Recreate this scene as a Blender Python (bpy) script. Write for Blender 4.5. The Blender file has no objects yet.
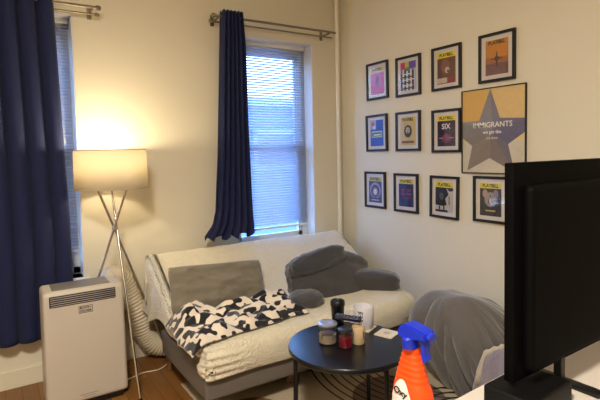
import bpy, bmesh, math, random
from math import sin, cos, pi, sqrt, radians
from mathutils import Vector, Matrix, noise
random.seed(4)
S = bpy.context.scene
COL = S.collection

# ------------------------------------------------------------------ camera
F = 475.6; YAW = radians(32.89); PITCH = radians(3.387); ROLL = radians(-1.296); PY = 180.5; EYE = 1.4
fw = Vector((sin(YAW)*cos(PITCH), cos(YAW)*cos(PITCH), -sin(PITCH)))
r0 = Vector((cos(YAW), -sin(YAW), 0)); u0 = r0.cross(fw)
rt = r0*cos(ROLL)+u0*sin(ROLL); up = -r0*sin(ROLL)+u0*cos(ROLL)
cd = bpy.data.cameras.new('camera'); cam = bpy.data.objects.new('camera', cd); COL.objects.link(cam)
M = Matrix((rt, up, -fw)).transposed().to_4x4(); M.translation = (0, 0, EYE)
cam.matrix_world = M
cd.sensor_fit = 'HORIZONTAL'; cd.sensor_width = 36; cd.lens = F/600*36
cd.shift_y = -(200-PY)/600; cd.clip_start = .05
S.camera = cam
S.view_settings.view_transform = 'Standard'; S.view_settings.look = 'None'
S.view_settings.gamma = 1; S.view_settings.exposure = 0; S.view_settings.use_curve_mapping = False

# ------------------------------------------------------------------ materials
def srgb(c):
    return tuple(((v/255)/12.92 if v/255 <= .04045 else ((v/255+.055)/1.055)**2.4) for v in c)
MATS = {}
def mat(name, rgb, rough=.6, metal=0, var=.06, vscale=8, bump=0, bscale=60, sheen=0, spec=.5, coat=0, detail=3):
    if name in MATS: return MATS[name]
    m = bpy.data.materials.new(name); m.use_nodes = True; n = m.node_tree.nodes; l = m.node_tree.links
    b = n['Principled BSDF']; c = srgb(rgb)
    tc = n.new('ShaderNodeTexCoord'); nz = n.new('ShaderNodeTexNoise'); nz.inputs['Scale'].default_value = vscale; nz.inputs['Detail'].default_value = detail
    l.new(tc.outputs['Object'], nz.inputs['Vector'])
    mx = n.new('ShaderNodeMix'); mx.data_type = 'RGBA'
    mx.inputs['A'].default_value = (*[v*(1-var) for v in c], 1); mx.inputs['B'].default_value = (*[min(1, v*(1+var)) for v in c], 1)
    l.new(nz.outputs['Fac'], mx.inputs['Factor']); l.new(mx.outputs['Result'], b.inputs['Base Color'])
    b.inputs['Roughness'].default_value = rough; b.inputs['Metallic'].default_value = metal
    b.inputs['Specular IOR Level'].default_value = spec
    if sheen: b.inputs['Sheen Weight'].default_value = sheen
    if coat: b.inputs['Coat Weight'].default_value = coat
    if bump:
        n2 = n.new('ShaderNodeTexNoise'); n2.inputs['Scale'].default_value = bscale; n2.inputs['Detail'].default_value = 4
        l.new(tc.outputs['Object'], n2.inputs['Vector'])
        bp = n.new('ShaderNodeBump'); bp.inputs['Strength'].default_value = bump; bp.inputs['Distance'].default_value = .01
        l.new(n2.outputs['Fac'], bp.inputs['Height']); l.new(bp.outputs['Normal'], b.inputs['Normal'])
    MATS[name] = m; return m
def nodes(m): return m.node_tree.nodes, m.node_tree.links, m.node_tree.nodes['Principled BSDF']

wall_m = mat('cream_wall_paint', (224, 216, 193), .7, var=.02, vscale=3, bump=.05, bscale=120)
ceil_m = mat('ceiling_paint', (232, 226, 212), .8)
trim_m = mat('white_trim_paint', (226, 226, 224), .45)
slat_w = mat('white_plastic', (225, 222, 214), .35)
ac_m = mat('air_conditioner_plastic', (196, 188, 174), .42, var=.02)
ac_dark = mat('dark_grille', (38, 40, 46), .5)
ac_slat = mat('grille_slats', (196, 192, 186), .4)
chrome = mat('brushed_chrome', (196, 186, 172), .24, 1)
rod_m = mat('brushed_nickel', (150, 140, 125), .35, 1)
navy = mat('navy_curtain_fabric', (9, 23, 68), .85, var=.15, vscale=12, bump=.15, bscale=300, sheen=.05)
grey_uph = mat('grey_upholstery', (108, 100, 92), .9, var=.08, bump=.3, bscale=300)
wood_leg = mat('tan_wood', (150, 110, 70), .5, var=.2)
pill_m = mat('grey_plush', (122, 115, 99), .95, var=.1, vscale=14, bump=.35, bscale=90, sheen=.3)
hus_m = mat('charcoal_plush', (64, 63, 64), .9, var=.12, vscale=10, bump=.3, bscale=110, sheen=.4)
drape_m = mat('grey_fleece', (98, 94, 90), .95, var=.14, vscale=6, bump=.3, bscale=80, sheen=.5)
plush_m = mat('mauve_grey_plush', (132, 124, 136), .9, var=.25, vscale=22, bump=.5, bscale=60, sheen=.6)
fuzz_m = mat('pale_fuzzy_edge', (190, 178, 160), .95, bump=.6, bscale=90, sheen=.5)
black_m = mat('black_table_lacquer', (11, 12, 15), .28, var=.05, spec=.45)
blackp = mat('black_plastic', (10, 10, 11), .45)
tvm = mat('tv_back_plastic', (3, 3, 3), .7, spec=.08)
leather = mat('black_box_plastic', (8, 8, 8), .55, spec=.2)
white_lam = mat('white_laminate', (214, 204, 190), .4, var=.02)
orange = mat('orange_plastic', (242, 74, 12), .28, var=.06, spec=.6)
blue_p = mat('blue_plastic', (22, 46, 178), .3, var=.06, spec=.5)
label_m = mat('white_label', (225, 215, 208), .5)
ink = mat('black_ink', (18, 16, 18), .6)
white_ink = mat('white_ink', (236, 230, 222), .6)
mugm = mat('white_ceramic', (214, 210, 214), .25)
tumb = mat('tumbler_black', (12, 14, 20), .25)
lid_m = mat('brushed_lid', (190, 192, 205), .3, .7)
red_wax = mat('red_wax', (150, 20, 38), .4)
tan_wax = mat('tan_wax', (190, 165, 135), .5)
beige_c = mat('beige_ceramic', (205, 178, 140), .5)
coast_m = mat('coaster_cream', (222, 214, 192), .5)
frame_m = mat('black_picture_frame', (18, 16, 17), .4, var=.1)
mat_w = mat('white_mount_board', (214, 206, 196), .8, var=.01)
hose_m = mat('ivory_hose_plastic', (205, 192, 165), .5)

def glass_mat(name, tint=(1, 1, 1), refl=.06):
    m = bpy.data.materials.new(name); m.use_nodes = True; n = m.node_tree.nodes; l = m.node_tree.links
    n.clear(); o = n.new('ShaderNodeOutputMaterial'); t = n.new('ShaderNodeBsdfTransparent'); g = n.new('ShaderNodeBsdfGlossy')
    t.inputs[0].default_value = (*tint, 1); g.inputs['Roughness'].default_value = .04
    fr = n.new('ShaderNodeLayerWeight'); fr.inputs['Blend'].default_value = .25
    mm = n.new('ShaderNodeMath'); mm.operation = 'MULTIPLY_ADD'; mm.inputs[1].default_value = .05; mm.inputs[2].default_value = refl*.4
    l.new(fr.outputs['Fresnel'], mm.inputs[0]); mx = n.new('ShaderNodeMixShader')
    l.new(mm.outputs[0], mx.inputs[0]); l.new(t.outputs[0], mx.inputs[1]); l.new(g.outputs[0], mx.inputs[2]); l.new(mx.outputs[0], o.inputs[0])
    return m
glass = glass_mat('clear_glass'); jar_glass = glass_mat('jar_glass', (.86, .88, .9), .15)

def translucent(name, rgb, tr, rgb2=None):
    m = bpy.data.materials.new(name); m.use_nodes = True; n = m.node_tree.nodes; l = m.node_tree.links
    n.clear(); o = n.new('ShaderNodeOutputMaterial'); d = n.new('ShaderNodeBsdfDiffuse'); t = n.new('ShaderNodeBsdfTranslucent')
    tc = n.new('ShaderNodeTexCoord'); nz = n.new('ShaderNodeTexNoise'); nz.inputs['Scale'].default_value = 40
    l.new(tc.outputs['Object'], nz.inputs['Vector'])
    mc = n.new('ShaderNodeMix'); mc.data_type = 'RGBA'; c = srgb(rgb); mc.inputs['A'].default_value = (*[v*.95 for v in c], 1); mc.inputs['B'].default_value = (*c, 1)
    l.new(nz.outputs['Fac'], mc.inputs['Factor']); l.new(mc.outputs['Result'], d.inputs[0])
    t.inputs[0].default_value = (*srgb(rgb2 or rgb), 1)
    mx = n.new('ShaderNodeMixShader'); mx.inputs[0].default_value = tr
    l.new(d.outputs[0], mx.inputs[1]); l.new(t.outputs[0], mx.inputs[2]); l.new(mx.outputs[0], o.inputs[0])
    return m
blind_m = translucent('blind_slat_vinyl', (226, 228, 234), .58)
shade_m = translucent('linen_shade', (230, 222, 202), .3, (245, 236, 210))

def emit(name, rgb, st):
    m = bpy.data.materials.new(name); m.use_nodes = True; n, l, b = nodes(m)
    b.inputs['Base Color'].default_value = (*srgb(rgb), 1); b.inputs['Emission Color'].default_value = (*srgb(rgb), 1); b.inputs['Emission Strength'].default_value = st
    return m

# knitted cream cover: fine waffle bump
cover_m = mat('cream_waffle_knit', (218, 210, 186), .95, var=.06, vscale=20, sheen=.3)
n, l, b = nodes(cover_m)
tc = n.new('ShaderNodeTexCoord'); vo = n.new('ShaderNodeTexVoronoi'); vo.inputs['Scale'].default_value = 75
l.new(tc.outputs['Object'], vo.inputs['Vector']); bp = n.new('ShaderNodeBump'); bp.inputs['Strength'].default_value = .6; bp.inputs['Distance'].default_value = .008
l.new(vo.outputs['Distance'], bp.inputs['Height']); l.new(bp.outputs['Normal'], b.inputs['Normal'])

# cow print blanket
cow_m = mat('cow_print_fleece', (226, 214, 196), .95, var=.05, sheen=.4)
n, l, b = nodes(cow_m)
tc = n.new('ShaderNodeTexCoord'); nz = n.new('ShaderNodeTexNoise'); nz.inputs['Scale'].default_value = 22; nz.inputs['Detail'].default_value = .3; nz.inputs['Roughness'].default_value = .4; nz.inputs['Distortion'].default_value = .1
l.new(tc.outputs['Object'], nz.inputs['Vector']); cr = n.new('ShaderNodeValToRGB'); cr.color_ramp.interpolation = 'LINEAR'
cr.color_ramp.elements[0].position = .49; cr.color_ramp.elements[0].color = (*srgb((226, 214, 196)), 1)
cr.color_ramp.elements[1].position = .51; cr.color_ramp.elements[1].color = (*srgb((16, 17, 22)), 1)
l.new(nz.outputs['Fac'], cr.inputs[0]); l.new(cr.outputs[0], b.inputs['Base Color'])

# wood floor
floor_m = mat('oak_floorboards', (150, 104, 56), .38)
n, l, b = nodes(floor_m)
tc = n.new('ShaderNodeTexCoord'); mp = n.new('ShaderNodeMapping'); mp.inputs['Rotation'].default_value = (0, 0, pi/2)
l.new(tc.outputs['Object'], mp.inputs['Vector']); br = n.new('ShaderNodeTexBrick'); br.inputs['Scale'].default_value = 1
br.inputs['Brick Width'].default_value = 1.2; br.inputs['Row Height'].default_value = .085; br.inputs['Mortar Size'].default_value = .0015
br.inputs['Color1'].default_value = (*srgb((160, 114, 60)), 1); br.inputs['Color2'].default_value = (*srgb((130, 88, 44)), 1); br.inputs['Mortar'].default_value = (*srgb((60, 36, 18)), 1)
l.new(mp.outputs[0], br.inputs['Vector']); mp2 = n.new('ShaderNodeMapping'); mp2.inputs['Scale'].default_value = (14, 1.5, 1); l.new(tc.outputs['Object'], mp2.inputs['Vector'])
nz = n.new('ShaderNodeTexNoise'); nz.inputs['Scale'].default_value = 2.2; nz.inputs['Distortion'].default_value = 1.6; l.new(mp2.outputs[0], nz.inputs['Vector'])
mx = n.new('ShaderNodeMix'); mx.data_type = 'RGBA'; mx.blend_type = 'MULTIPLY'; mx.inputs['Factor'].default_value = .6
cr = n.new('ShaderNodeValToRGB'); cr.color_ramp.elements[0].color = (.45, .4, .35, 1); cr.color_ramp.elements[1].color = (1.2, 1.1, 1, 1)
l.new(nz.outputs['Fac'], cr.inputs[0]); l.new(br.outputs['Color'], mx.inputs['A']); l.new(cr.outputs[0], mx.inputs['B']); l.new(mx.outputs['Result'], b.inputs['Base Color'])

# rug: beige with discs and fans of thin black arcs
rug_m = mat('abstract_rug_pile', (186, 170, 142), .95, bump=.4, bscale=250)
n, l, b = nodes(rug_m)
def M_(op, a, bb=None, cc=None):
    m_ = n.new('ShaderNodeMath'); m_.operation = op
    for i, v in enumerate((a, bb, cc)):
        if v is None: continue
        if isinstance(v, (int, float)): m_.inputs[i].default_value = v
        else: l.new(v, m_.inputs[i])
    return m_.outputs[0]
geo = n.new('ShaderNodeNewGeometry'); sx = n.new('ShaderNodeSeparateXYZ'); l.new(geo.outputs['Position'], sx.inputs[0])
def dist(cx, cy):
    dx = M_('SUBTRACT', sx.outputs[0], cx); dy = M_('SUBTRACT', sx.outputs[1], cy)
    return M_('SQRT', M_('ADD', M_('MULTIPLY', dx, dx), M_('MULTIPLY', dy, dy)))
def rings(cx, cy, r1, r2, pitch, w):
    d = dist(cx, cy); fr = M_('FRACT', M_('DIVIDE', d, pitch)); ln = M_('LESS_THAN', fr, w)
    return M_('MULTIPLY', ln, M_('MULTIPLY', M_('GREATER_THAN', d, r1), M_('LESS_THAN', d, r2)))
def mixc(fac, A, rgb):
    mx = n.new('ShaderNodeMix'); mx.data_type = 'RGBA'; l.new(fac, mx.inputs['Factor'])
    if isinstance(A, tuple): mx.inputs['A'].default_value = (*srgb(A), 1)
    else: l.new(A, mx.inputs['A'])
    mx.inputs['B'].default_value = (*srgb(rgb), 1); return mx.outputs['Result']
c = mixc(M_('LESS_THAN', dist(1.86, 1.9), .26), (188, 172, 144), (120, 100, 86))
c = mixc(M_('LESS_THAN', dist(1.10, 2.23), .17), c, (120, 66, 40))
c = mixc(rings(2.42, 2.14, .40, .86, .052, .2), c, (20, 18, 18))
c = mixc(rings(2.02, 1.55, .08, .36, .06, .28), c, (20, 18, 18))
c = mixc(rings(1.10, 1.45, .1, .4, .06, .25), c, (20, 18, 18))
l.new(c, b.inputs['Base Color'])

# ------------------------------------------------------------------ mesh helpers
def link(name, me, m, parent=None, smooth=False, local=None):
    o = bpy.data.objects.new(name, me); COL.objects.link(o)
    if m is not None:
        for q in (m if isinstance(m, (list, tuple)) else [m]): me.materials.append(q)
    if smooth:
        for p in me.polygons: p.use_smooth = True
    if parent: o.parent = parent
    return o
def B(name, bm, m, parent=None, smooth=False, recalc=True, autosm=None):
    if recalc: bmesh.ops.recalc_face_normals(bm, faces=bm.faces)
    me = bpy.data.meshes.new(name); bm.to_mesh(me); bm.free()
    o = link(name, me, m, parent, smooth or autosm is not None)
    if autosm is not None: me.set_sharp_from_angle(angle=radians(autosm))
    return o
def tag(o, label=None, cat=None, group=None, kind=None):
    if label: o['label'] = label
    if cat: o['category'] = cat
    if group: o['group'] = group
    if kind: o['kind'] = kind
    return o
def thing(name, label, cat, loc=(0, 0, 0), rz=0, group=None):
    o = bpy.data.objects.new(name, None); COL.objects.link(o); o.location = loc; o.rotation_euler = (0, 0, rz)
    o.empty_display_size = .1
    return tag(o, label, cat, group)
def box(bm, a, b, bev=0, mi=0, seg=2):
    x0, y0, z0 = a; x1, y1, z1 = b
    r = bmesh.ops.create_cube(bm, size=1); vs = r['verts']
    bmesh.ops.scale(bm, vec=(x1-x0, y1-y0, z1-z0), verts=vs); bmesh.ops.translate(bm, vec=((x0+x1)/2, (y0+y1)/2, (z0+z1)/2), verts=vs)
    fs = set(f for v in vs for f in v.link_faces)
    for f in fs: f.material_index = mi
    if bev:
        es = list(set(e for v in vs for e in v.link_edges))
        bmesh.ops.bevel(bm, geom=es, offset=bev, segments=seg, affect='EDGES', profile=.6)
def NB(): return bmesh.new()
def lathe(bm, prof, seg=32, c=(0, 0, 0), sx=1, sy=1, cap=False):
    rs = []
    for r, z in prof:
        if r < 1e-6: rs.append([bm.verts.new((c[0], c[1], c[2]+z))])
        else: rs.append([bm.verts.new((c[0]+r*sx*cos(2*pi*i/seg), c[1]+r*sy*sin(2*pi*i/seg), c[2]+z)) for i in range(seg)])
    for a, b_ in zip(rs, rs[1:]):
        for i in range(seg):
            j = (i+1) % seg
            if len(a) == 1 and len(b_) == 1: continue
            if len(a) == 1: bm.faces.new((a[0], b_[j], b_[i]))
            elif len(b_) == 1: bm.faces.new((a[i], a[j], b_[0]))
            else: bm.faces.new((a[i], a[j], b_[j], b_[i]))
def tube(bm, pts, rad, seg=12, caps=True):
    pts = [Vector(p) for p in pts]; rings_ = []
    t0 = (pts[1]-pts[0]).normalized(); ref = Vector((0, 0, 1)) if abs(t0.z) < .9 else Vector((1, 0, 0)); nrm = t0.cross(ref).normalized()
    for i, p in enumerate(pts):
        a = pts[max(0, i-1)]; b_ = pts[min(len(pts)-1, i+1)]; t = (b_-a).normalized()
        nrm = (nrm - t*nrm.dot(t)).normalized(); bn = t.cross(nrm)
        r = rad[i] if isinstance(rad, (list, tuple)) else rad
        rings_.append([bm.verts.new(p+nrm*r*cos(2*pi*k/seg)+bn*r*sin(2*pi*k/seg)) for k in range(seg)])
    for a, b_ in zip(rings_, rings_[1:]):
        for k in range(seg): bm.faces.new((a[k], a[(k+1) % seg], b_[(k+1) % seg], b_[k]))
    if caps: bm.faces.new(rings_[0][::-1]); bm.faces.new(rings_[-1])
def smooth_path(pts, n=12):
    P = [Vector(p) for p in pts]; out = []
    for i in range(len(P)-1):
        a = P[max(0, i-1)]; b_ = P[i]; c_ = P[i+1]; d = P[min(len(P)-1, i+2)]
        for k in range(n):
            t = k/n; out.append(.5*((2*b_)+(c_-a)*t+(2*a-5*b_+4*c_-d)*t*t+(3*b_-a-3*c_+d)*t**3))
    out.append(P[-1]); return out
def grid(name, nu, nv, fn, m, parent=None, uv=True, thick=0, wrapu=False):
    vs = [tuple(fn(i/nu, j/nv)) for j in range(nv+1) for i in range(nu+1)]
    fs = [(j*(nu+1)+i, j*(nu+1)+i+1, (j+1)*(nu+1)+i+1, (j+1)*(nu+1)+i) for j in range(nv) for i in range(nu)]
    me = bpy.data.meshes.new(name); me.from_pydata(vs, [], fs)
    if uv:
        ul = me.uv_layers.new(name='UVMap')
        for lp in me.loops:
            k = lp.vertex_index; ul.data[lp.index].uv = ((k % (nu+1))/nu, (k//(nu+1))/nv)
    o = link(name, me, m, parent, True)
    if thick:
        md = o.modifiers.new('thickness', 'SOLIDIFY'); md.thickness = thick; md.offset = -1
    return o
def N3(x, y, z, s=1, seed=0): return noise.noise(Vector((x*s+seed*7.3, y*s+seed*3.1, z*s-seed*5.7)))
def pillow_mesh(name, w, h, t, m, parent, seed=0, wr=.012, n_=36, pinch=.06, power=.42):
    bm = NB(); top = {}; bot = {}
    for j in range(n_+1):
        for i in range(n_+1):
            u = -1+2*i/n_; v = -1+2*j/n_
            k = max(0, (1-u**4)*(1-v**4))**power
            u_, v_ = u, v; u = u*sqrt(1-.13*v_*v_*v_*v_); v = v*sqrt(1-.13*u_**4)
            x = w/2*u*(1-pinch*(1-abs(v))*abs(u)**3*0 - pinch*(1-v*v)*.6*abs(u)); z = h/2*v*(1-pinch*(1-u*u)*.6*abs(v))
            wv = wr*N3(u, v, seed, 2.2, seed)+wr*.5*N3(u, v, seed, 5.5, seed)
            top[i, j] = bm.verts.new((x, -(t/2*k+wv*k), z))
            bot[i, j] = top[i, j] if (i in (0, n_) or j in (0, n_)) else bm.verts.new((x, t/2*k+wv*k, z))
    for j in range(n_):
        for i in range(n_):
            bm.faces.new((top[i, j], top[i+1, j], top[i+1, j+1], top[i, j+1]))
            q = [bot[i, j], bot[i, j+1], bot[i+1, j+1], bot[i+1, j]]
            bm.faces.new(q)
    return B(name, bm, m, parent, True)
_txt = {}
def text_mesh(name, s, size, m, parent, loc, rot, align='CENTER', sx=1, ext=.0004, font_off=0):
    cu = bpy.data.curves.new('t', 'FONT'); cu.body = s; cu.size = size; cu.align_x = align; cu.align_y = 'CENTER'; cu.extrude = ext; cu.offset = font_off
    cu.resolution_u = 3
    tmp = bpy.data.objects.new('t', cu); COL.objects.link(tmp)
    dg = bpy.context.evaluated_depsgraph_get(); dg.update()
    me = bpy.data.meshes.new_from_object(tmp.evaluated_get(dg)); me.name = name
    bpy.data.objects.remove(tmp); bpy.data.curves.remove(cu)
    me.materials.clear()
    o = link(name, me, m, parent); o.location = loc; o.rotation_euler = rot; o.scale = (sx, 1, 1)
    return o

# ------------------------------------------------------------------ room shell
XR, YB, XL, YF, ZC = 2.623, 3.35, -1.9, -2.6, 2.95
WT = .22
W1 = (1.585, 2.317, .62, 2.305); W2 = (-.27, .473, .62, 2.305)
def struct(name, bm, m, parent=None):
    o = B(name, bm, m, parent)
    if not parent: o['kind'] = 'structure'
    return o
bm = NB(); box(bm, (XL-.1, YF-.1, -.1), (XR+.1, YB+WT, 0)); struct('floor', bm, floor_m)
bm = NB(); box(bm, (XL-.1, YF-.1, ZC), (XR+.1, YB+WT, ZC+.1)); struct('ceiling', bm, ceil_m)
bm = NB()
for a, b_, z0, z1 in ((XL, W2[0], 0, ZC), (W2[1], W1[0], 0, ZC), (W1[1], XR, 0, ZC), (W2[0], W2[1], 0, W2[2]), (W2[0], W2[1], W2[3], ZC), (W1[0], W1[1], 0, W1[2]), (W1[0], W1[1], W1[3], ZC)):
    box(bm, (a, YB, z0), (b_, YB+WT, z1))
struct('wall_back', bm, wall_m)
bm = NB(); box(bm, (XR, YF, 0), (XR+.1, YB+WT, ZC)); struct('wall_right', bm, wall_m)
bm = NB(); box(bm, (XL-.1, YF, 0), (XL, YB+WT, ZC)); struct('wall_left', bm, wall_m)
bm = NB(); box(bm, (XL-.1, YF-.1, 0), (XR+.1, YF, ZC)); struct('wall_front', bm, wall_m)
bm = NB(); box(bm, (XL, YB-.015, 0), (XR-.015, YB, .11), .004); struct('baseboard_back', bm, wall_m)
bm = NB(); box(bm, (XR-.015, YF, 0), (XR, YB-.015, .11), .004); struct('baseboard_right', bm, trim_m)

def window(num, W):
    x0, x1, z0, z1 = W
    bm = NB(); yo = YB+WT
    # jamb lining
    box(bm, (x0-.0, YB+.005, z0), (x0+.006, yo-.04, z1)); box(bm, (x1-.006, YB+.005, z0), (x1, yo-.04, z1)); box(bm, (x0, YB+.005, z1-.006), (x1, yo-.04, z1))
    for a, b_, c_, d in ((x0, x0+.05, z0, z1), (x1-.05, x1, z0, z1), (x0, x1, z1-.07, z1), (x0, x1, z0, z0+.05)):
        box(bm, (a, yo-.09, c_), (b_, yo-.02, d), .004)
    w = B('window_%d' % num, bm, trim_m); w['kind'] = 'structure'
    zm = z0+(z1-z0)*.5-.02
    bm = NB()
    for a, b_, c_, d, y in ((x0+.05, x1-.05, zm-.022, zm+.028, yo-.085), (x0+.05, x0+.09, z0+.05, zm, yo-.085), (x1-.09, x1-.05, z0+.05, zm, yo-.085), (x0+.05, x1-.05, z0+.05, z0+.1, yo-.085),
                         (x0+.05, x0+.085, zm, z1-.07, yo-.055), (x1-.085, x1-.05, zm, z1-.07, yo-.055), (x0+.05, x1-.05, z1-.11, z1-.07, yo-.055)):
        box(bm, (a, y, c_), (b_, y+.03, d), .003)
    B('sash', bm, trim_m, w)
    bm = NB(); box(bm, (x0+.08, yo-.074, z0+.09), (x1-.08, yo-.071, zm)); box(bm, (x0+.08, yo-.044, zm), (x1-.08, yo-.041, z1-.1)); B('pane', bm, glass, w)
    bm = NB(); box(bm, (x0-.03, YB-.025, z0-.03), (x1+.03, yo-.09, z0), .006); B('window_sill', bm, trim_m, w)
window(1, W1); window(2, W2)

def blind(W, label, y=3.462):
    x0, x1, z0, z1 = W; x0 += .012; x1 -= .014
    t = thing('window_blind', label, 'blinds', ((x0+x1)/2, y, z1-.005), 0, 'white slatted blinds in the windows'); hw = (x1-x0)/2; H_ = z1-.005-.765
    bm = NB(); box(bm, (-hw, -.02, -.035), (hw, .02, 0), .002); B('head_rail', bm, slat_w, t)
    bm = NB(); k = 0; z = -.048; ang = radians(44)
    while z > -H_+.03:
        a = ang+radians(2.0*N3(k*.37, 1, 2)); dy = .0135*cos(a); dz = .0135*sin(a)
        v = [bm.verts.new(p) for p in ((-hw, -dy, z-dz), (hw, -dy, z-dz), (hw, 0, z+.0018), (-hw, 0, z+.0018), (hw, dy, z+dz), (-hw, dy, z+dz))]
        bm.faces.new((v[0], v[1], v[2], v[3])); bm.faces.new((v[3], v[2], v[4], v[5])); z -= .0212; k += 1
    o = B('slats', bm, blind_m, t, True, recalc=False); md = o.modifiers.new('thickness', 'SOLIDIFY'); md.thickness = .0007
    bm = NB(); box(bm, (-hw, -.012, -H_), (hw, .012, -H_+.018), .003); B('bottom_rail', bm, slat_w, t)
    bm = NB()
    for x in (-hw+.09, 0, hw-.09):
        for yy in (-.0135, .0135): tube(bm, [(x, yy, -.03), (x, yy, -H_+.01)], .0009, 6)
    B('ladder_cord', bm, slat_w, t)
    bm = NB(); tube(bm, [(hw-.05, -.021, -.03), (hw-.052, -.021, -.78)], .0014, 6); lathe(bm, [(0, 0), (.006, .004), (.005, .03), (0, .034)], 10, (hw-.052, -.021, -.81)); B('pull_cord', bm, slat_w, t)
    return t
blind(W1, 'white horizontal blind lowered in the window above the sofa')
blind(W2, 'white horizontal blind in the window behind the floor lamp at the left')

# outside: neighbouring house seen through the blinds
far_m = mat('outside_siding', (96, 112, 150), .8, var=.1)
far_t = mat('outside_trim', (150, 165, 200), .8)
far_g = mat('outside_dark_glass', (40, 50, 80), .2)
bt = thing('neighbouring_house', 'blue-grey neighbouring house outside, seen faintly through the blinds', 'building', (4.5, 9.5, -3))
bm = NB(); box(bm, (-9, 0, 0), (9, 6, 5.45)); B('wall', bm, far_m, bt)
bm = NB(); box(bm, (-9.2, -.3, 5.45), (9.2, 6.2, 5.62)); B('roof', bm, far_t, bt)
for i in range(6):
    bm = NB(); x = -7.4+i*2.8
    for a, b_, c_, d in ((x-.6, x-.5, 3.3, 4.9), (x+.5, x+.6, 3.3, 4.9), (x-.6, x+.6, 4.8, 4.92), (x-.65, x+.65, 3.2, 3.32), (x-.5, x+.5, 4.02, 4.1)): box(bm, (a, -.08, c_), (b_, 0, d))
    wf = B('window', bm, far_t, bt); bm = NB(); box(bm, (x-.5, -.03, 3.3), (x+.5, -.005, 4.8)); B('pane', bm, far_g, wf)
bm = NB(); box(bm, (-12, YB+1.2, -3.1), (22, 30, -3)); o = B('ground', bm, mat('outside_asphalt', (70, 74, 84), .9)); o['kind'] = 'structure'; 

# heating pipe in the corner
bm = NB(); tube(bm, [(2.507, 3.25, .01), (2.507, 3.25, ZC)], .0175, 20)
p = B('heating_pipe', bm, mat('cream_pipe_paint', (232, 224, 200), .35), None, autosm=40); tag(p, 'cream painted vertical heating pipe in the corner of the room', 'pipe')
bm = NB(); lathe(bm, [(.0176, 0), (.04, 0), (.038, .006), (.0176, .01)], 20, (2.507, 3.25, .0)); B('floor_flange', bm, rod_m, p)

# ------------------------------------------------------------------ curtain rods and curtains
def rod_set(xl, xr, z, label, left_br, right_br, endcap_r=False):
    t = thing('curtain_rod', label, 'curtain rod', ((xl+xr)/2, YB, z)); c0 = (xl+xr)/2
    bm = NB(); tube(bm, [(xl-c0, -.11, 0), (xr-c0, -.11, 0)], .009, 14); B('front_rod', bm, rod_m, t, autosm=40)
    bm = NB(); tube(bm, [(xl-c0, -.055, -.028), (xr-c0, -.055, -.028)], .006, 12); B('rear_rod', bm, rod_m, t, autosm=40)
    for bx in (left_br, right_br):
        bm = NB(); x = bx-c0
        box(bm, (x-.014, -.004, -.05), (x+.014, 0, .03), .0015); box(bm, (x-.005, -.12, -.022), (x+.005, -.002, -.012), .001)
        tube(bm, [(x, -.122, .004), (x, -.123, -.008), (x, -.11, -.0155), (x, -.097, -.008), (x, -.096, .004)], .0035, 8)
        B('bracket', bm, rod_m, t, autosm=40)
    for ex in ((xl, -1), (xr, 1)):
        if ex[0] == xr and not endcap_r: continue
        for yy, zz, r in ((-.11, 0, .016), (-.055, -.028, .012)):
            bm = NB(); q = NB(); lathe(q, [(0, -.002), (r, 0), (r, .02), (r*.7, .026), (0, .03)], 16)
            bmesh.ops.rotate(q, verts=q.verts, cent=(0, 0, 0), matrix=Matrix.Rotation(ex[1]*pi/2, 3, 'Y')); bmesh.ops.translate(q, verts=q.verts, vec=(ex[0]-c0, yy, zz))
            me = bpy.data.meshes.new('q'); q.to_mesh(me); q.free(); bm.from_mesh(me); bpy.data.meshes.remove(me)
            B('finial', bm, rod_m, t, autosm=40)
    return t
rod_set(1.40, 2.485, 2.396, 'brushed metal double curtain rod above the window over the sofa', 1.42, 2.41)
rod_set(-.6, .60, 2.335, 'brushed metal double curtain rod at the upper left, its end finial showing', -.56, .575, True)

def curtain(pts, top, label, folds=6, y0=3.24, flare=None, seed=1):
    # pts: list of (z, xleft, xright), top to bottom
    cx = (pts[0][1]+pts[0][2])/2
    t = thing('curtain', label, 'curtain', (cx, y0, pts[-1][0]), 0)
    def fn(u, v):
        z = pts[0][0]+(pts[-1][0]-pts[0][0])*v
        for a, b_ in zip(pts, pts[1:]):
            if z <= a[0]+1e-6 and z >= b_[0]-1e-6:
                k = (a[0]-z)/(a[0]-b_[0]); k2 = k; xl = a[1]+(b_[1]-a[1])*k2; xr = a[2]+(b_[2]-a[2])*k2; break
        ph = 2*pi*folds*u+.5*sin(3*v+seed)
        amp = .036*(1-.25*v)
        y = y0+amp*sin(ph)+.012*N3(u*4, v*3, seed, 1, seed)
        if flare:
            k = max(0, (v-.86)/.14); y -= flare*k*k*(1-.4*u)
            z += .02*sin(ph*.7)*k
        x = xl+(xr-xl)*(u+.02*cos(ph))
        if v < .02: z += .008*sin(ph*2)
        return (x-cx, y-y0, z-pts[-1][0])
    grid('cloth', 120, 70, fn, navy, t, thick=.002)
    for k in range(folds):
        bm = NB(); 
        for i in range(20):
            pass
        q = [( (pts[0][1]+(pts[0][2]-pts[0][1])*(k+.5)/folds)-cx, 0, 0)]
        R_ = .021; ring = [(q[0][0]+0.012*cos(a)*1, .0+.0*a, 0) for a in (0,)]
        pth = [(q[0][0], R_*cos(a)*.9, top-pts[-1][0]+R_*sin(a)) for a in [2*pi*i/18 for i in range(19)]]
        tube(bm, pth, .004, 6, caps=False); B('grommet', bm, rod_m, t, True)
    return t
curtain([(2.435, 1.448, 1.612), (2.2, 1.436, 1.628), (1.43, 1.392, 1.637), (.98, 1.352, 1.646), (.87, 1.315, 1.646), (.79, 1.235, 1.64)], 2.396, 'dark navy curtain bunched beside the window above the sofa', 6, flare=.05)
curtain([(2.375, -.56, .34), (1.6, -.57, .355), (1.0, -.58, .37), (.3, -.58, .37)], 2.335, 'dark navy curtain hanging left of the floor lamp', 9, seed=3)

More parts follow.
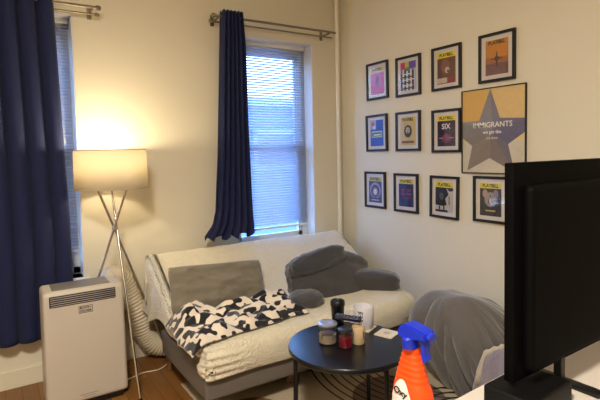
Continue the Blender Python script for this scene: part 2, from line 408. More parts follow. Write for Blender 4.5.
# ------------------------------------------------------------------ floor lamp
LC = (.615, 3.085)
t = thing('floor_lamp', 'chrome tripod floor lamp with a lit cream drum shade', 'lamp', (LC[0], LC[1], 0))
piv = Vector((.005, -.005, .958))
feet = [Vector((.35, .09, .0)), Vector((-.28, .185, .0)), Vector((.018, -.36, .0))]
for f_ in feet:
    d = (piv-f_); topz = 1.225; p1 = f_+d*((topz)/d.z); off = Vector((-(f_-piv).y, (f_-piv).x, 0)).normalized()*.011
    bm = NB(); tube(bm, [f_+off+Vector((0, 0, .012)), p1+off], .0075, 12); lg = B('leg', bm, chrome, t, autosm=40)
    bm = NB(); lathe(bm, [(0, 0), (.011, .001), (.012, .008), (.009, .02), (0, .021)], 12, tuple(f_+off)); B('rubber_foot', bm, blackp, lg, autosm=40)
bm = NB(); lathe(bm, [(0, 0), (.017, .002), (.019, .012), (.017, .022), (0, .024)], 20, (piv.x, piv.y, piv.z-.012)); B('joint', bm, chrome, t, autosm=40)
bm = NB(); lathe(bm, [(0, 0), (.088, 0), (.09, .004), (.088, .009), (0, .009)], 32, (0, 0, 1.222)); B('top_plate', bm, chrome, t, autosm=40)
bm = NB(); tube(bm, [(0, 0, 1.23), (0, 0, 1.30)], .016, 14); B('socket', bm, slat_w, t, autosm=40)
bm = NB(); lathe(bm, [(0, 0), (.013, 0), (.014, .02), (.03, .05), (.031, .07), (.02, .092), (0, .098)], 24, (0, 0, 1.295)); B('bulb', bm, emit('warm_bulb', (255, 214, 150), 6), t, True)
SR = .213
bm = NB(); lathe(bm, [(SR, 0), (SR-.004, .237)], 64, (0, 0, 1.203)); o = B('lamp_shade', bm, shade_m, t, True); md = o.modifiers.new('thickness', 'SOLIDIFY'); md.thickness = .002
bm = NB()
for z, r in ((1.203, SR), (1.437, SR-.004)):
    tube(bm, [(r*cos(2*pi*i/64), r*sin(2*pi*i/64), z+.002) for i in range(65)], .0028, 6, caps=False)
for a in (0, 2*pi/3, 4*pi/3): tube(bm, [(.015*cos(a), .015*sin(a), 1.232), (SR*cos(a), SR*sin(a), 1.208)], .0016, 6)
B('shade_ring', bm, mat('shade_trim', (190, 180, 158), .6), o, True)
ld = bpy.data.lights.new('lamp_bulb_light', 'POINT'); ld.energy = 13; ld.color = (1, .84, .56); ld.shadow_soft_size = .035
lo = bpy.data.objects.new('lamp_bulb_light', ld); COL.objects.link(lo); lo.location = (LC[0], LC[1], 1.42)

# ------------------------------------------------------------------ portable air conditioner
AX0, AX1, AY0, AY1, AH = .19, .606, 2.85, 3.085, .672
t = thing('portable_air_conditioner', 'white portable air conditioner standing on the floor at the left', 'air conditioner', ((AX0+AX1)/2, (AY0+AY1)/2, 0))
cx, cy = (AX0+AX1)/2, (AY0+AY1)/2; hw, hd = (AX1-AX0)/2, (AY1-AY0)/2
bm = NB()
box(bm, (-hw, -hd, .03), (hw, hd, AH), .028, seg=4)
for v in bm.verts:
    if v.co.z < .06: v.co.x *= 1.03
B('body', bm, ac_m, t, autosm=35)
bm = NB(); box(bm, (-hw+.02, -hd+.012, .0), (hw-.02, hd-.01, .034), .004); B('base', bm, blackp, t)
# sloped top-front grille
bm = NB(); gx0, gx1 = -hw+.03, hw-.045
box(bm, (gx0, -hd-.004, .59), (gx1, -hd+.02, .652), .006); g = B('grille', bm, ac_dark, t)
bm = NB()
for k in range(5):
    z = .599+k*.0112
    v = [(gx0+.006, -hd-.0075, z), (gx1-.006, -hd-.0075, z+.0)]
    tube(bm, v, .0016, 6)
B('louvre', bm, ac_slat, g, True)
bm = NB(); box(bm, (gx0+.02, -hd+.04, AH-.004), (gx1-.02, hd-.03, AH+.003), .003); B('control_panel', bm, mat('panel_grey', (120, 116, 112), .4), t)
lx = .400-cx
bm = NB()
for a, b_, c_, d in ((lx-.036, lx+.036, .572, .5745), (lx-.036, lx+.036, .5345, .537), (lx-.036, lx-.0335, .5345, .5745), (lx+.0335, lx+.036, .5345, .5745)): box(bm, (a, -hd-.0012, c_), (b_, -hd, d))
lb = B('logo_border', bm, ink, t)
text_mesh('logo_text', 'BLACK+', .0165, ink, t, (lx, -hd-.001, .5632), (pi/2, 0, 0), font_off=.0004)
text_mesh('logo_text', 'DECKER', .0158, ink, t, (lx, -hd-.001, .546), (pi/2, 0, 0), font_off=.0004)
bm = NB(); box(bm, (-.05, -hd-.001, .07), (.05, -hd, .074)); box(bm, (-.035, -hd-.001, .058), (.035, -hd, .061)); B('rating_mark', bm, mat('pale_grey_print', (150, 140, 128), .5), t)
bm = NB()
pth = smooth_path([(.52, 3.10, .46), (.56, 3.2, .55), (.63, 3.255, .60), (.69, 3.262, .56), (.735, 3.262, .45), (.785, 3.262, .32), (.83, 3.262, .20), (.89, 3.25, .115), (.98, 3.235, .09), (1.08, 3.23, .088)], 24)
rad = [.078+(.0055 if (i//2) % 2 else -.0035) for i in range(len(pth))]
tube(bm, pth, rad, 24); h_ = B('exhaust_hose', bm, hose_m, None, True)
h_.parent = t; h_.matrix_parent_inverse = Matrix.Translation((-cx, -cy, 0)); h_['label'] = 'ribbed ivory exhaust hose'
bm = NB(); tube(bm, smooth_path([(.60, 3.02, .02), (.66, 3.04, .006), (.75, 3.07, .006), (.85, 3.06, .006), (.93, 3.12, .006)], 8), .0045, 8); o = B('power_cord', bm, mat('cord_ivory', (205, 190, 160), .5), t, True)
o.matrix_parent_inverse = Matrix.Translation((-cx, -cy, 0))

# ------------------------------------------------------------------ rug
bm = NB(); box(bm, (.90, .95, .0), (2.42, 2.78, .009), .003); o = B('area_rug', bm, rug_m); tag(o, 'beige rug with black line arcs and brown discs under the round table', 'rug')

# ------------------------------------------------------------------ sofa
SX0, SX1 = .84, 2.42
t = thing('futon_sofa', 'grey upholstered futon sofa under a cream cover, against the window wall', 'sofa', ((SX0+SX1)/2, 2.7, 0)); sx_, sy_ = (SX0+SX1)/2, 2.7
bm = NB(); box(bm, (SX0+.01-sx_, 2.235-sy_, .14), (SX1-.07-sx_, 2.98-sy_, .30), .02, seg=3); B('base', bm, grey_uph, t, autosm=40)
bm = NB(); box(bm, (SX0+.02-sx_, 2.245-sy_, .28), (SX1-.14-sx_, 2.80-sy_, .405), .03, seg=3); B('seat_cushion', bm, grey_uph, t, autosm=40)
bm = NB()
w_ = (SX1-SX0)/2-.03
prof = [(2.72, .30), (2.76, .42), (3.13, .685), (3.185, .70), (3.20, .66), (3.19, .33)]
a = [bm.verts.new((-w_, y-sy_, z)) for y, z in prof]; b_ = [bm.verts.new((w_, y-sy_, z)) for y, z in prof]
bm.faces.new(a); bm.faces.new(b_[::-1])
for i in range(len(prof)): j = (i+1) % len(prof); bm.faces.new((a[i], a[j], b_[j], b_[i]))
B('backrest', bm, grey_uph, t)
for x, y in ((.92, 2.33), (1.46, 2.42), (2.34, 2.33), (.92, 3.05), (2.34, 3.05)):
    zf = .009 if y < 2.78 else 0
    bm = NB(); lathe(bm, [(0, zf), (.016, zf), (.024, .145), (0, .145)], 16, (x-sx_, y-sy_, 0)); B('leg', bm, wood_leg, t, autosm=40)

# cover profile (front hem -> seat -> back -> behind)
PR = [(2.205, .262), (2.192, .31), (2.188, .365), (2.205, .41), (2.25, .436), (2.35, .443), (2.55, .446), (2.68, .452), (2.745, .472), (2.82, .515), (2.95, .606), (3.08, .69), (3.15, .727), (3.195, .738), (3.226, .72), (3.238, .66), (3.24, .52)]
PP = smooth_path([(0, y, z) for y, z in PR], 10)
acc = [0]
for a, b_ in zip(PP, PP[1:]): acc.append(acc[-1]+(b_-a).length)
TL = acc[-1]
import bisect
def prof_at(s):
    d = s*TL; i = min(len(PP)-2, max(0, bisect.bisect_right(acc, d)-1)); k = (d-acc[i])/(acc[i+1]-acc[i])
    p = PP[i].lerp(PP[i+1], k); tg = (PP[min(i+2, len(PP)-1)]-PP[max(0, i-1)]).normalized()
    return p, Vector((0, -tg.z, tg.y))
DL, DR, RC = .30, .20, .055
CW = (SX1-SX0)
def cover(u, v):
    tot = DL+CW+DR; d = u*tot-DL
    p, nr = prof_at(v)
    y, z = p.y, p.z
    wob = .006*N3(d*3, v*6, 0, 1, 2)+.004*N3(d*9, v*16, 0, 1, 5)
    frontness = max(0, min(1, (.30-v)/.12))
    backness = max(0, min(1, (v-.5)/.2))
    if d < 0 or d > CW:
        e = -d if d < 0 else d-CW; sg = -1 if d < 0 else 1; edge = SX0-.005 if d < 0 else SX1+.005
        L_ = DL if d < 0 else DR; e0 = e
        scale = (.32*(frontness)+(1-frontness)*(.50+.62*backness)) if d < 0 else (.28+.3*backness)
        e *= scale
        r = RC if d < 0 else (.05+.05*frontness); an = min(e/r, pi/2)
        dx = r*sin(an)-r; dn = r-r*cos(an)
        if e > r*pi/2: dn += e-r*pi/2
        x = edge+sg*dx
        # drape folds
        k = e0/L_
        x += sg*(.002+.009*sin(v*40+1.2*sin(v*17)))*k*(1 if d < 0 else .4)
        if d < 0: x += -.035*k*backness
        else: x += .05*k*backness
        y -= nr.y*dn; z -= nr.z*dn
        if d < 0 and backness > 0:   # hang straight down on the back part
            y += (nr.y*dn)*backness*.6; z -= .25*dn*backness
    else:
        # corners ease inward
        e = min(d, CW-d); x = SX0-.005+(CW+.01)*(d/CW)
        dn = 0
    # shrink end radius
    if SX0 <= x <= SX1:
        q = min(x-SX0, SX1-x)
        if q < .05 and frontness < .5: pass
    # front right corner bends back strongly
    kx = max(0, (x-2.12)/.32); y += frontness*.20*kx**2.2*(.6 if z > .3 else .8); z -= frontness*.05*kx**2
    kl = max(0, (.96-x)/.14); y += frontness*.025*kl**2
    # puckers near the front left corner
    if x < 1.1: y += frontness*.007*sin(z*160)*min(1, (1.1-x)/.2)
    x = min(x, XR-.02); z = max(z, .20)
    return (x-sx_, y+nr.y*wob-2.7, z+nr.z*wob)
o = grid('sofa_cover', 230, 190, cover, cover_m, None, thick=.006); o.location = (sx_, 2.7, 0)
tag(o, 'cream knitted cover spread over the sofa seat and back', 'sofa cover')

# grey lumbar cushion
t = thing('throw_pillow', 'plain grey rectangular cushion leaning at the left of the sofa back', 'cushion', (1.155, 2.745, .578), radians(0))
o = pillow_mesh('cushion_case', .655, .30, .13, pill_m, t, 3, .03, pinch=.09); o.rotation_euler = (radians(-22), radians(3.5), 0)
bm = NB(); 
o2 = None

# reading pillow with arms
ROLLM = mat('dark_charcoal_plush', (54, 56, 62), .9, var=.12, vscale=10, bump=.3, bscale=110, sheen=.4)
t = thing('reading_pillow', 'dark grey plush reading pillow with two arms and a neck roll', 'cushion', (1.925, 2.62, .45))
def blob(name, parent, c, rx, ry, rz, rot, m, seed=0, wr=.03, e=2.6, n1=40, n2=28, folds=0):
    bm = NB(); Rm = Matrix.Rotation(rot[2], 3, 'Z') @ Matrix.Rotation(rot[1], 3, 'Y') @ Matrix.Rotation(rot[0], 3, 'X')
    rows = []
    def sp(x, p): return math.copysign(abs(x)**p, x)
    for j in range(n2+1):
        ph = -pi/2+pi*j/n2; row = []
        for i in range(n1):
            th = 2*pi*i/n1; q = 2/e
            x = sp(cos(ph), q)*sp(cos(th), q); y = sp(cos(ph), q)*sp(sin(th), q); z = sp(sin(ph), q)
            k = 1+wr*N3(x, y, z, 1.8, seed)*2+wr*N3(x, y, z, 5, seed)
            if folds: k += folds*sin(9*z+4*x+3*N3(x, y, z, 2, seed))*max(0, -y)
            p = Rm @ Vector((x*rx*k, y*ry*k, z*rz*k)); row.append((p.x+c[0], p.y+c[1], p.z+c[2]))
        rows.append(row)
    vs = [bm.verts.new(rows[0][0])]; grid_ = []
    for j in range(1, n2): grid_.append([bm.verts.new(p) for p in rows[j]])
    ve = bm.verts.new(rows[n2][0])
    for i in range(n1):
        j = (i+1) % n1; bm.faces.new((vs[0], grid_[0][j], grid_[0][i])); bm.faces.new((ve, grid_[-1][i], grid_[-1][j]))
        for k in range(len(grid_)-1): bm.faces.new((grid_[k][i], grid_[k][j], grid_[k+1][j], grid_[k+1][i]))
    return B(name, bm, m, parent, True)
blob('back_cushion', t, (0.02, 0.03, .065), .33, .11, .20, (radians(-38), radians(3), radians(-4)), hus_m, 4, .05, 2.7, 80, 60, .035)
rk = random.Random(3)
blob('armrest', t, (.285, -.13, .045), .175, .10, .070, (0, radians(5), radians(-38)), hus_m, 6, .05, 3.0)
blob('armrest', t, (-.31, -.16, .03), .11, .10, .052, (0, 0, radians(-20)), hus_m, 7, .04, 2.4)
blob('neck_roll', t, (-.085, .02, .205), .235, .085, .075, (radians(-30), radians(-8), radians(4)), ROLLM, 8, .05, 2.6)

# cow-print throw
FL, FR, BR, BL = Vector((.79, 2.215, 0)), Vector((1.53, 2.30, 0)), Vector((1.58, 2.64, 0)), Vector((.82, 2.72, 0))
def cow(u, v):
    p = (FL.lerp(FR, u)).lerp(BL.lerp(BR, u), v)
    e = min(u, 1-u, v, 1-v); ed = min(1, e/.10)
    x, y = p.x+.02*N3(u*5, v*5, 1, 1, 3), p.y+.025*N3(u*6, v*5, 4, 1, 8)
    z = .452+.004+min(1, e/.05)*.010+ed*(.012+.024*abs(sin(4.2*v*pi+3.5*u+4*N3(u*2, v*2, 0)))+.026*N3(u*8, v*8, 0, 1, 5)+.012*sin(26*u+9*v+3*N3(u*3,v*3,2)))
    z += .085*math.exp(-((u-.14)**2/.012+(v-.74)**2/.03))
    z += .03*math.exp(-((u-.8)**2/.05+(v-.85)**2/.03))
    if y > 2.72: z += (y-2.72)*.7
    if u < .10:   # hangs over the sofa's left end
        k = (.10-u)/.10; x -= .02*k; z -= .05*k*k
    return (x-1.2, y-2.45, max(z, .36)-.45)
o = grid('cow_print_blanket', 120, 90, cow, cow_m, None, thick=.006); o.location = (1.2, 2.45, .45)
tag(o, 'black and white cow-print fleece blanket crumpled on the sofa seat', 'blanket')
ul = o.data.uv_layers[0]
for d in ul.data: d.uv = (d.uv[0]*1.5, d.uv[1]*1.05)

# ------------------------------------------------------------------ coffee table
TC = (1.44, 1.82); TH = .45; TR = .298
t = thing('coffee_table', 'round black coffee table on thin metal legs in front of the sofa', 'table', (TC[0], TC[1], .009))
bm = NB(); lathe(bm, [(0, TH-.034), (TR-.006, TH-.034), (TR, TH-.028), (TR, TH-.014), (TR-.004, TH-.009), (0, TH-.009)], 96); B('tabletop', bm, black_m, t, autosm=40)
for a in (28, 150, 272):
    a = radians(a); bm = NB(); tube(bm, [(.27*cos(a), .27*sin(a), .0), (.262*cos(a), .262*sin(a), TH-.034)], .0115, 12)
    B('leg', bm, black_m, t, autosm=40)
bm = NB(); tube(bm, [(.255*cos(2*pi*i/60), .255*sin(2*pi*i/60), TH-.042) for i in range(61)], .007, 8, caps=False); B('under_ring', bm, black_m, t, True)

# ---- things on the table
def top(name, label, cat, x, y, group=None): return thing(name, label, cat, (x, y, TH), 0, group)
t = top('travel_tumbler', 'tall black travel tumbler behind the candle jars', 'tumbler', 1.515, 2.0)
bm = NB(); lathe(bm, [(0, 0), (.028, 0), (.030, .004), (.036, .128), (0, .128)], 32); B('body', bm, tumb, t, autosm=40)
bm = NB(); lathe(bm, [(0, .128), (.037, .128), (.039, .133), (.038, .152), (.034, .157), (.030, .150), (0, .150)], 32); box(bm, (-.012, -.028, .15), (.012, -.01, .162), .003); B('lid', bm, blackp, t, autosm=40)

t = top('candle_jar', 'wide glass candle jar with a silver lid', 'candle', 1.362, 1.885, 'glass candle jars')
bm = NB(); lathe(bm, [(0, 0), (.044, 0), (.047, .004), (.047, .086), (.044, .09), (.0445, .088), (.0445, .006), (0, .005)], 40); B('glass_jar', bm, jar_glass, t, autosm=40)
bm = NB(); lathe(bm, [(0, .0062), (.044, .0062), (.044, .046), (0, .044)], 40); B('wax', bm, tan_wax, t, autosm=40)
bm = NB(); lathe(bm, [(0, .0905), (.048, .0905), (.0495, .093), (.0495, .099), (.046, .102), (.03, .103), (.02, .101), (0, .101)], 40); B('lid', bm, lid_m, t, autosm=40)
bm = NB(); box(bm, (-.03, -.0478, .03), (.03, -.0468, .06)); o = B('paper_label', bm, mat('brown_label', (110, 96, 88), .6), t)
for v in o.data.vertices: v.co.y = -sqrt(max(0, .0476**2-v.co.x**2))+(.0 if v.co.y < -.0472 else .0006)
o.rotation_euler = (0, 0, radians(-36))

t = top('candle_jar', 'small glass candle jar of red wax in front of the wide silver-lidded one', 'candle', 1.398, 1.788, 'glass candle jars')
bm = NB(); lathe(bm, [(0, 0), (.032, 0), (.035, .004), (.035, .078), (.033, .081), (.0325, .078), (.0325, .006), (0, .005)], 32); B('glass_jar', bm, jar_glass, t, autosm=40)
bm = NB(); lathe(bm, [(0, .0062), (.032, .0062), (.032, .055), (0, .053)], 32); B('wax', bm, red_wax, t, autosm=40)
bm = NB(); lathe(bm, [(0, .0815), (.035, .0815), (.037, .083), (.037, .092), (.034, .094), (0, .094)], 32); B('lid', bm, mat('dark_lid', (70, 68, 74), .35, .6), t, autosm=40)

t = top('candle_cup', 'small beige ceramic candle cup beside the red jar', 'candle', 1.481, 1.79)
bm = NB(); lathe(bm, [(0, 0), (.029, 0), (.032, .004), (.033, .082), (.031, .085), (.029, .082), (.028, .07), (0, .068)], 32); B('cup', bm, beige_c, t, autosm=40)
bm = NB(); 
for k in range(5): box(bm, (-.004, -.034, .03+k*.008), (.004, -.0325, .034+k*.008))
o = B('side_print', bm, mat('brown_print', (120, 96, 70), .6), t); o.rotation_euler = (0, 0, radians(10))

t = thing('remote_control', 'dark blue-black remote control lying across the candle lids', 'remote control', (1.462, 1.845, TH+.105))
bm = NB(); box(bm, (-.066, -.021, -.0), (.066, .021, .020), .006, seg=3); B('case', bm, mat('remote_plastic', (20, 24, 48), .3), t, autosm=40)
bm = NB()
for i in range(7):
    for j in (-1, 0, 1):
        if (i+j) % 3: lathe(bm, [(0, .0195), (.0032, .0195), (.003, .0215), (0, .022)], 8, (-.052+i*.0165, j*.0115, 0))
B('button', bm, mat('remote_button', (150, 160, 200), .4), t, True)
t.rotation_euler = (0, radians(4), radians(-50))

t = top('coaster', 'square coaster under the white mug', 'coaster', 1.632, 1.925, 'square coasters'); 
bm = NB(); box(bm, (-.052, -.052, .0003), (.052, .052, .007), .002); B('tile', bm, coast_m, t); t.rotation_euler = (0, 0, radians(25))
t = thing('mug', 'large white mug with black script and a handle on the left', 'mug', (1.632, 1.925, TH+.0072), radians(-20))
bm = NB(); lathe(bm, [(0, 0), (.046, 0), (.050, .004), (.053, .06), (.054, .113), (.052, .115), (.0495, .112), (.048, .03), (.04, .010), (0, .008)], 48); B('body', bm, mugm, t, autosm=50)
bm = NB(); tube(bm, smooth_path([(-.050, .012, .094), (-.072, .020, .096), (-.084, .024, .075), (-.082, .022, .048), (-.066, .017, .030), (-.049, .012, .028)], 8), .0062, 12); B('handle', bm, mugm, t, True)
for k, (s, z) in enumerate((('the', .085), ('best', .066), ('yet', .047), ('so far', .03))):
    pass
def wrap_text(s, size, z, rad, ang, m, parent, name='lettering'):
    o = text_mesh(name, s, size, m, parent, (0, 0, 0), (0, 0, 0), ext=.0003)
    for v in o.data.vertices:
        a = ang+v.co.x/rad; r = rad+.0004+v.co.z
        v.co = Vector((r*cos(a), r*sin(a), z+v.co.y))
    return o
# script reads as an illegible dark scrawl: brush strokes only
bm = NB()
rs = random.Random(9)
for k in range(4):
    z0 = .092-.021*k; a0 = radians(-142)
    pts = []
    for i in range(22):
        a = a0+i*.022; zz = z0+.0065*sin(i*1.25+k)+.004*sin(i*.6+k*2); rr = .0505+.0035*min(1, zz/.06)+.0004
        pts.append((rr*cos(a), rr*sin(a), zz))
    tube(bm, pts, .0014, 6)
B('script', bm, ink, t, True)

t = top('coaster', 'loose square cream coaster with a small gold pattern at the right of the table', 'coaster', 1.672, 1.79, 'square coasters'); t.rotation_euler = (0, 0, radians(20))
bm = NB(); box(bm, (-.05, -.05, .0003), (.05, .05, .007), .002); tl = B('tile', bm, coast_m, t)
bm = NB()
for i in range(8):
    a = 2*pi*i/8; q = [(.006*cos(a-.5), .006*sin(a-.5), .0074), (.026*cos(a), .026*sin(a), .0074), (.006*cos(a+.5), .006*sin(a+.5), .0074)]
    bm.faces.new([bm.verts.new(p) for p in q])
B('pattern', bm, mat('gold_print', (150, 130, 80), .5), t, recalc=False)

# ------------------------------------------------------------------ grey blanket mound by the right wall
MC = (2.29, 1.80)
def mound(u, v):
    a = 2*pi*u
    prof_ = [(0, .575), (.10, .565), (.18, .525), (.245, .45), (.285, .36), (.295, .27), (.27, .16), (.235, .07), (.22, .012)]
    k = v*(len(prof_)-1); i = min(len(prof_)-2, int(k)); f_ = k-i
    p0 = prof_[max(0, i-1)]; p1 = prof_[i]; p2 = prof_[i+1]; p3 = prof_[min(len(prof_)-1, i+2)]
    cr_ = lambda A, B_, C_, D: .5*((2*B_)+(C_-A)*f_+(2*A-5*B_+4*C_-D)*f_*f_+(3*B_-A-3*C_+D)*f_**3)
    r = max(0, cr_(p0[0], p1[0], p2[0], p3[0])); z = cr_(p0[1], p1[1], p2[1], p3[1])
    ca, sa = cos(a), sin(a)
    aw = a+.35*N3(ca*1.2, sa*1.2, v*1.5, 1, 6)
    # irregular hanging folds, sharper towards the hem
    f1 = N3(cos(aw)*2.1, sin(aw)*2.1, v*.8, 1, 11); f2 = N3(cos(aw)*4.4, sin(aw)*4.4, v*1.3, 1, 13)
    ridge = 1-min(1, abs(f1)*3.2); ridge2 = 1-min(1, abs(f2)*2.8)
    w_ = min(1, max(0, v-.12)*2.2)
    r += w_*(-.060*ridge**3-.026*ridge2**2+.05*f1)
    r += .05*max(0, cos(a+1.25))*min(1, v*1.5)      # spreads towards the cabinet
    z += .035*N3(ca*r*7, sa*r*7, 0, 1, 2)*(1-v)+.03*r*cos(a-2.4)*(1-v)*2
    sh = -.07+.15*v
    z *= .955
    return (min(r*ca+.84*sh, XR-.02-MC[0]), r*sa*1.12-.545*sh, max(.012, z))
o = grid('draped_blanket', 260, 70, mound, drape_m, None); o.location = (MC[0], MC[1], 0)
tag(o, 'large grey fleece blanket draped in folds over a rounded mound by the right wall', 'blanket')
def plush(u, v):
    p = Vector((2.02, 1.42, 0)).lerp(Vector((2.40, 1.16, 0)), u)+Vector((.05, .34, 0))*(v-.5)*.95
    z = .30+.10*u+.075*sin(pi*min(1, max(0, v)))+.03*N3(u*5, v*5, 0, 1, 3)+.012*sin(20*v+6*u)
    e = min(u, v, 1-v, 1)/.14
    if e < 1: z -= .30*(1-e)**2
    return (p.x-2.2, p.y-1.33, z-.3)
o = grid('plush_blanket', 70, 60, plush, plush_m, None, thick=.02); o.location = (2.2, 1.33, .3)
tag(o, 'mauve-grey plush blanket with a pale fuzzy edge beside the draped grey one', 'blanket')
PLUSH = o
bm = NB(); pts = [Vector(plush(.04+.92*i/40, .86))+Vector((0, 0, .008)) for i in range(41)]; tube(bm, pts, [.012+.004*sin(i*1.7) for i in range(41)], 10); B('fuzzy_edge', bm, fuzz_m, o, True)['label'] = 'pale fuzzy edge'

# ------------------------------------------------------------------ cabinet, television, box, spray bottle
t = thing('media_cabinet', 'white low cabinet in the right foreground carrying the television', 'cabinet', (1.45, .68, 0), radians(3.2))
bm = NB(); box(bm, (-.84, -.22, .672), (.84, .20, .70), .004); B('top_panel', bm, white_lam, t)
bm = NB(); box(bm, (-.83, -.21, .04), (-.81, .19, .672)); box(bm, (.81, -.21, .04), (.83, .19, .672)); box(bm, (-.81, -.21, .04), (.81, .19, .06)); box(bm, (-.81, -.21, .06), (.81, -.2, .672)); B('carcass', bm, white_lam, t)
for i in range(3):
    bm = NB(); box(bm, (-.805+i*.54, .19, .065), (-.275+i*.54, .208, .668), .003); d = B('door', bm, white_lam, t)
    bm = NB(); tube(bm, [(-.31+i*.54, .222, .3), (-.31+i*.54, .222, .42)], .005, 8); B('handle', bm, rod_m, d, True)
for x in (-.78, .78):
    for y in (-.17, .15):
        bm = NB(); box(bm, (x-.02, y-.02, 0), (x+.02, y+.02, .04), .003); B('foot', bm, blackp, t)

t = thing('television', 'black flat television seen from behind at the right edge', 'television', (1.62, .752, .7), radians(1))
hw = .487
bm = NB(); box(bm, (-hw, -.012, .072), (hw, .016, .660), .004); box(bm, (-hw+.035, -.045, .10), (hw-.035, -.012, .60), .018, seg=3); B('housing', bm, tvm, t, autosm=40)
bm = NB(); box(bm, (-hw+.008, .016, .082), (hw-.008, .0175, .652)); B('screen', bm, mat('dark_screen', (6, 6, 8), .08), t)
for s in (-1, 1):
    bm = NB(); box(bm, (s*.23-.02, -.12, .0005), (s*.23+.02, .13, .012), .004); box(bm, (s*.23-.012, -.012, .01), (s*.23+.012, .012, .08), .003); B('stand', bm, blackp, t)

t = thing('set_top_box', 'black box with rounded corners on the cabinet below the television', 'box', (1.20, .725, .7), radians(3))
bm = NB(); box(bm, (-.115, -.07, .0005), (.09, .07, .06), .009, seg=3)
B('case', bm, leather, t, autosm=40)
t.location = (1.21, .73, .7)

BX, BY = .833, .803
t = thing('spray_bottle', 'orange spray bottle with a blue trigger head standing in the foreground', 'spray bottle', (BX, BY, .7006), radians(-82))
def ell_stack(bm, secs, seg=40):
    rs_ = []
    for z, cx_, rx, ry in secs:
        rs_.append([bm.verts.new((cx_+rx*math.copysign(abs(cos(2*pi*i/seg))**.8, cos(2*pi*i/seg)), ry*math.copysign(abs(sin(2*pi*i/seg))**.8, sin(2*pi*i/seg)), z)) for i in range(seg)])
    for a, b_ in zip(rs_, rs_[1:]):
        for i in range(seg): j = (i+1) % seg; bm.faces.new((a[i], a[j], b_[j], b_[i]))
    bm.faces.new(rs_[0][::-1]); bm.faces.new(rs_[-1])
bm = NB(); secs = [(0, 0, .050, .030), (.004, 0, .054, .033), (.05, 0, .055, .034), (.10, .0, .053, .033), (.125, .0, .049, .031)]
z = .14; 
for k in range(6):
    f_ = k/5; w1 = .043-.019*f_; cxx = -.002+.0*f_
    secs += [(z, cxx, w1, .027-.009*f_), (z+.006, cxx-.0005, w1-.0022, .0255-.009*f_), (z+.011, cxx, w1-.001, .0265-.009*f_)]; z += .0130
secs += [(z, 0, .0195, .0175), (z+.008, 0, .0185, .017)]
ell_stack(bm, secs); B('bottle', bm, orange, t, True); zt = z+.008
bm = NB(); ztz = zt-.001
lathe(bm, [(0, ztz), (.0185, ztz), (.019, ztz+.003), (.019, ztz+.022), (.016, ztz+.026), (0, ztz+.026)], 24)
q = NB()
# head body: hump at the back, nozzle to the front (+x)
out = [(-.026, .020), (-.030, .034), (-.022, .047), (-.004, .054), (.02, .049), (.046, .043), (.050, .040), (.050, .026), (.030, .024), (.012, .020)]
a = [q.verts.new((x, -.0135, ztz+z_)) for x, z_ in out]; b_ = [q.verts.new((x, .0135, ztz+z_)) for x, z_ in out]
q.faces.new(a); q.faces.new(b_[::-1])
for i in range(len(out)): j = (i+1) % len(out); q.faces.new((a[i], a[j], b_[j], b_[i]))
bmesh.ops.recalc_face_normals(q, faces=q.faces)
bmesh.ops.bevel(q, geom=list(q.edges), offset=.003, segments=2, affect='EDGES')
me = bpy.data.meshes.new('q'); q.to_mesh(me); q.free(); bm.from_mesh(me)
tube(bm, [(.048, 0, ztz+.033), (.058, 0, ztz+.033)], .009, 16)
for v in bm.verts:
    v.co = Vector((v.co.x*1.0, v.co.y*1.7, ztz+(v.co.z-ztz)*1.08))
hd_ = B('spray_head', bm, blue_p, t, autosm=35)
bm = NB(); pth = smooth_path([(.030, 0, ztz+.028), (.038, 0, ztz+.012), (.037, 0, ztz-.006), (.042, 0, ztz-.022)], 6)
tube(bm, pth, .0065, 10)
for v in bm.verts: v.co = Vector((v.co.x*1.0, v.co.y*2.6, ztz+(v.co.z-ztz)*1.08))
B('trigger', bm, blue_p, hd_, True)
# label on the flat side facing the camera
bm = NB(); pts = []
for i in range(40):
    a = 2*pi*i/40; x = -.012+.034*cos(a)*(1-.25*sin(a)); z_ = .085+.062*sin(a); pts.append((x, z_))
def side_y(x, z_):
    for s0, s1 in zip(secs, secs[1:]):
        if s0[0] <= z_ <= s1[0]:
            k = (z_-s0[0])/(s1[0]-s0[0]); rx = s0[2]+(s1[2]-s0[2])*k; ry = s0[3]+(s1[3]-s0[3])*k; break
    c_ = min(1, abs(x)/rx)**(1/.8); return -ry*max(0, 1-c_*c_)**.4-.0012
cv = bm.verts.new((-.012, side_y(-.012, .085), .085)); rr_ = []
for kk in (.33, .66, 1): rr_.append([bm.verts.new((-.012+(x+.012)*kk, side_y(-.012+(x+.012)*kk, .085+(z_-.085)*kk), .085+(z_-.085)*kk)) for x, z_ in pts])
for i in range(40):
    j = (i+1) % 40; bm.faces.new((cv, rr_[0][i], rr_[0][j]))
    for a, b_ in zip(rr_, rr_[1:]): bm.faces.new((a[i], b_[i], b_[j], a[j]))
B('label', bm, label_m, t, True)['label'] = 'white oval label'
o = text_mesh('label_lettering', 'Oxy', .022, ink, t, (-.012, side_y(-.012, .115)-.0022, .118), (pi/2, radians(12), 0), font_off=.0006)

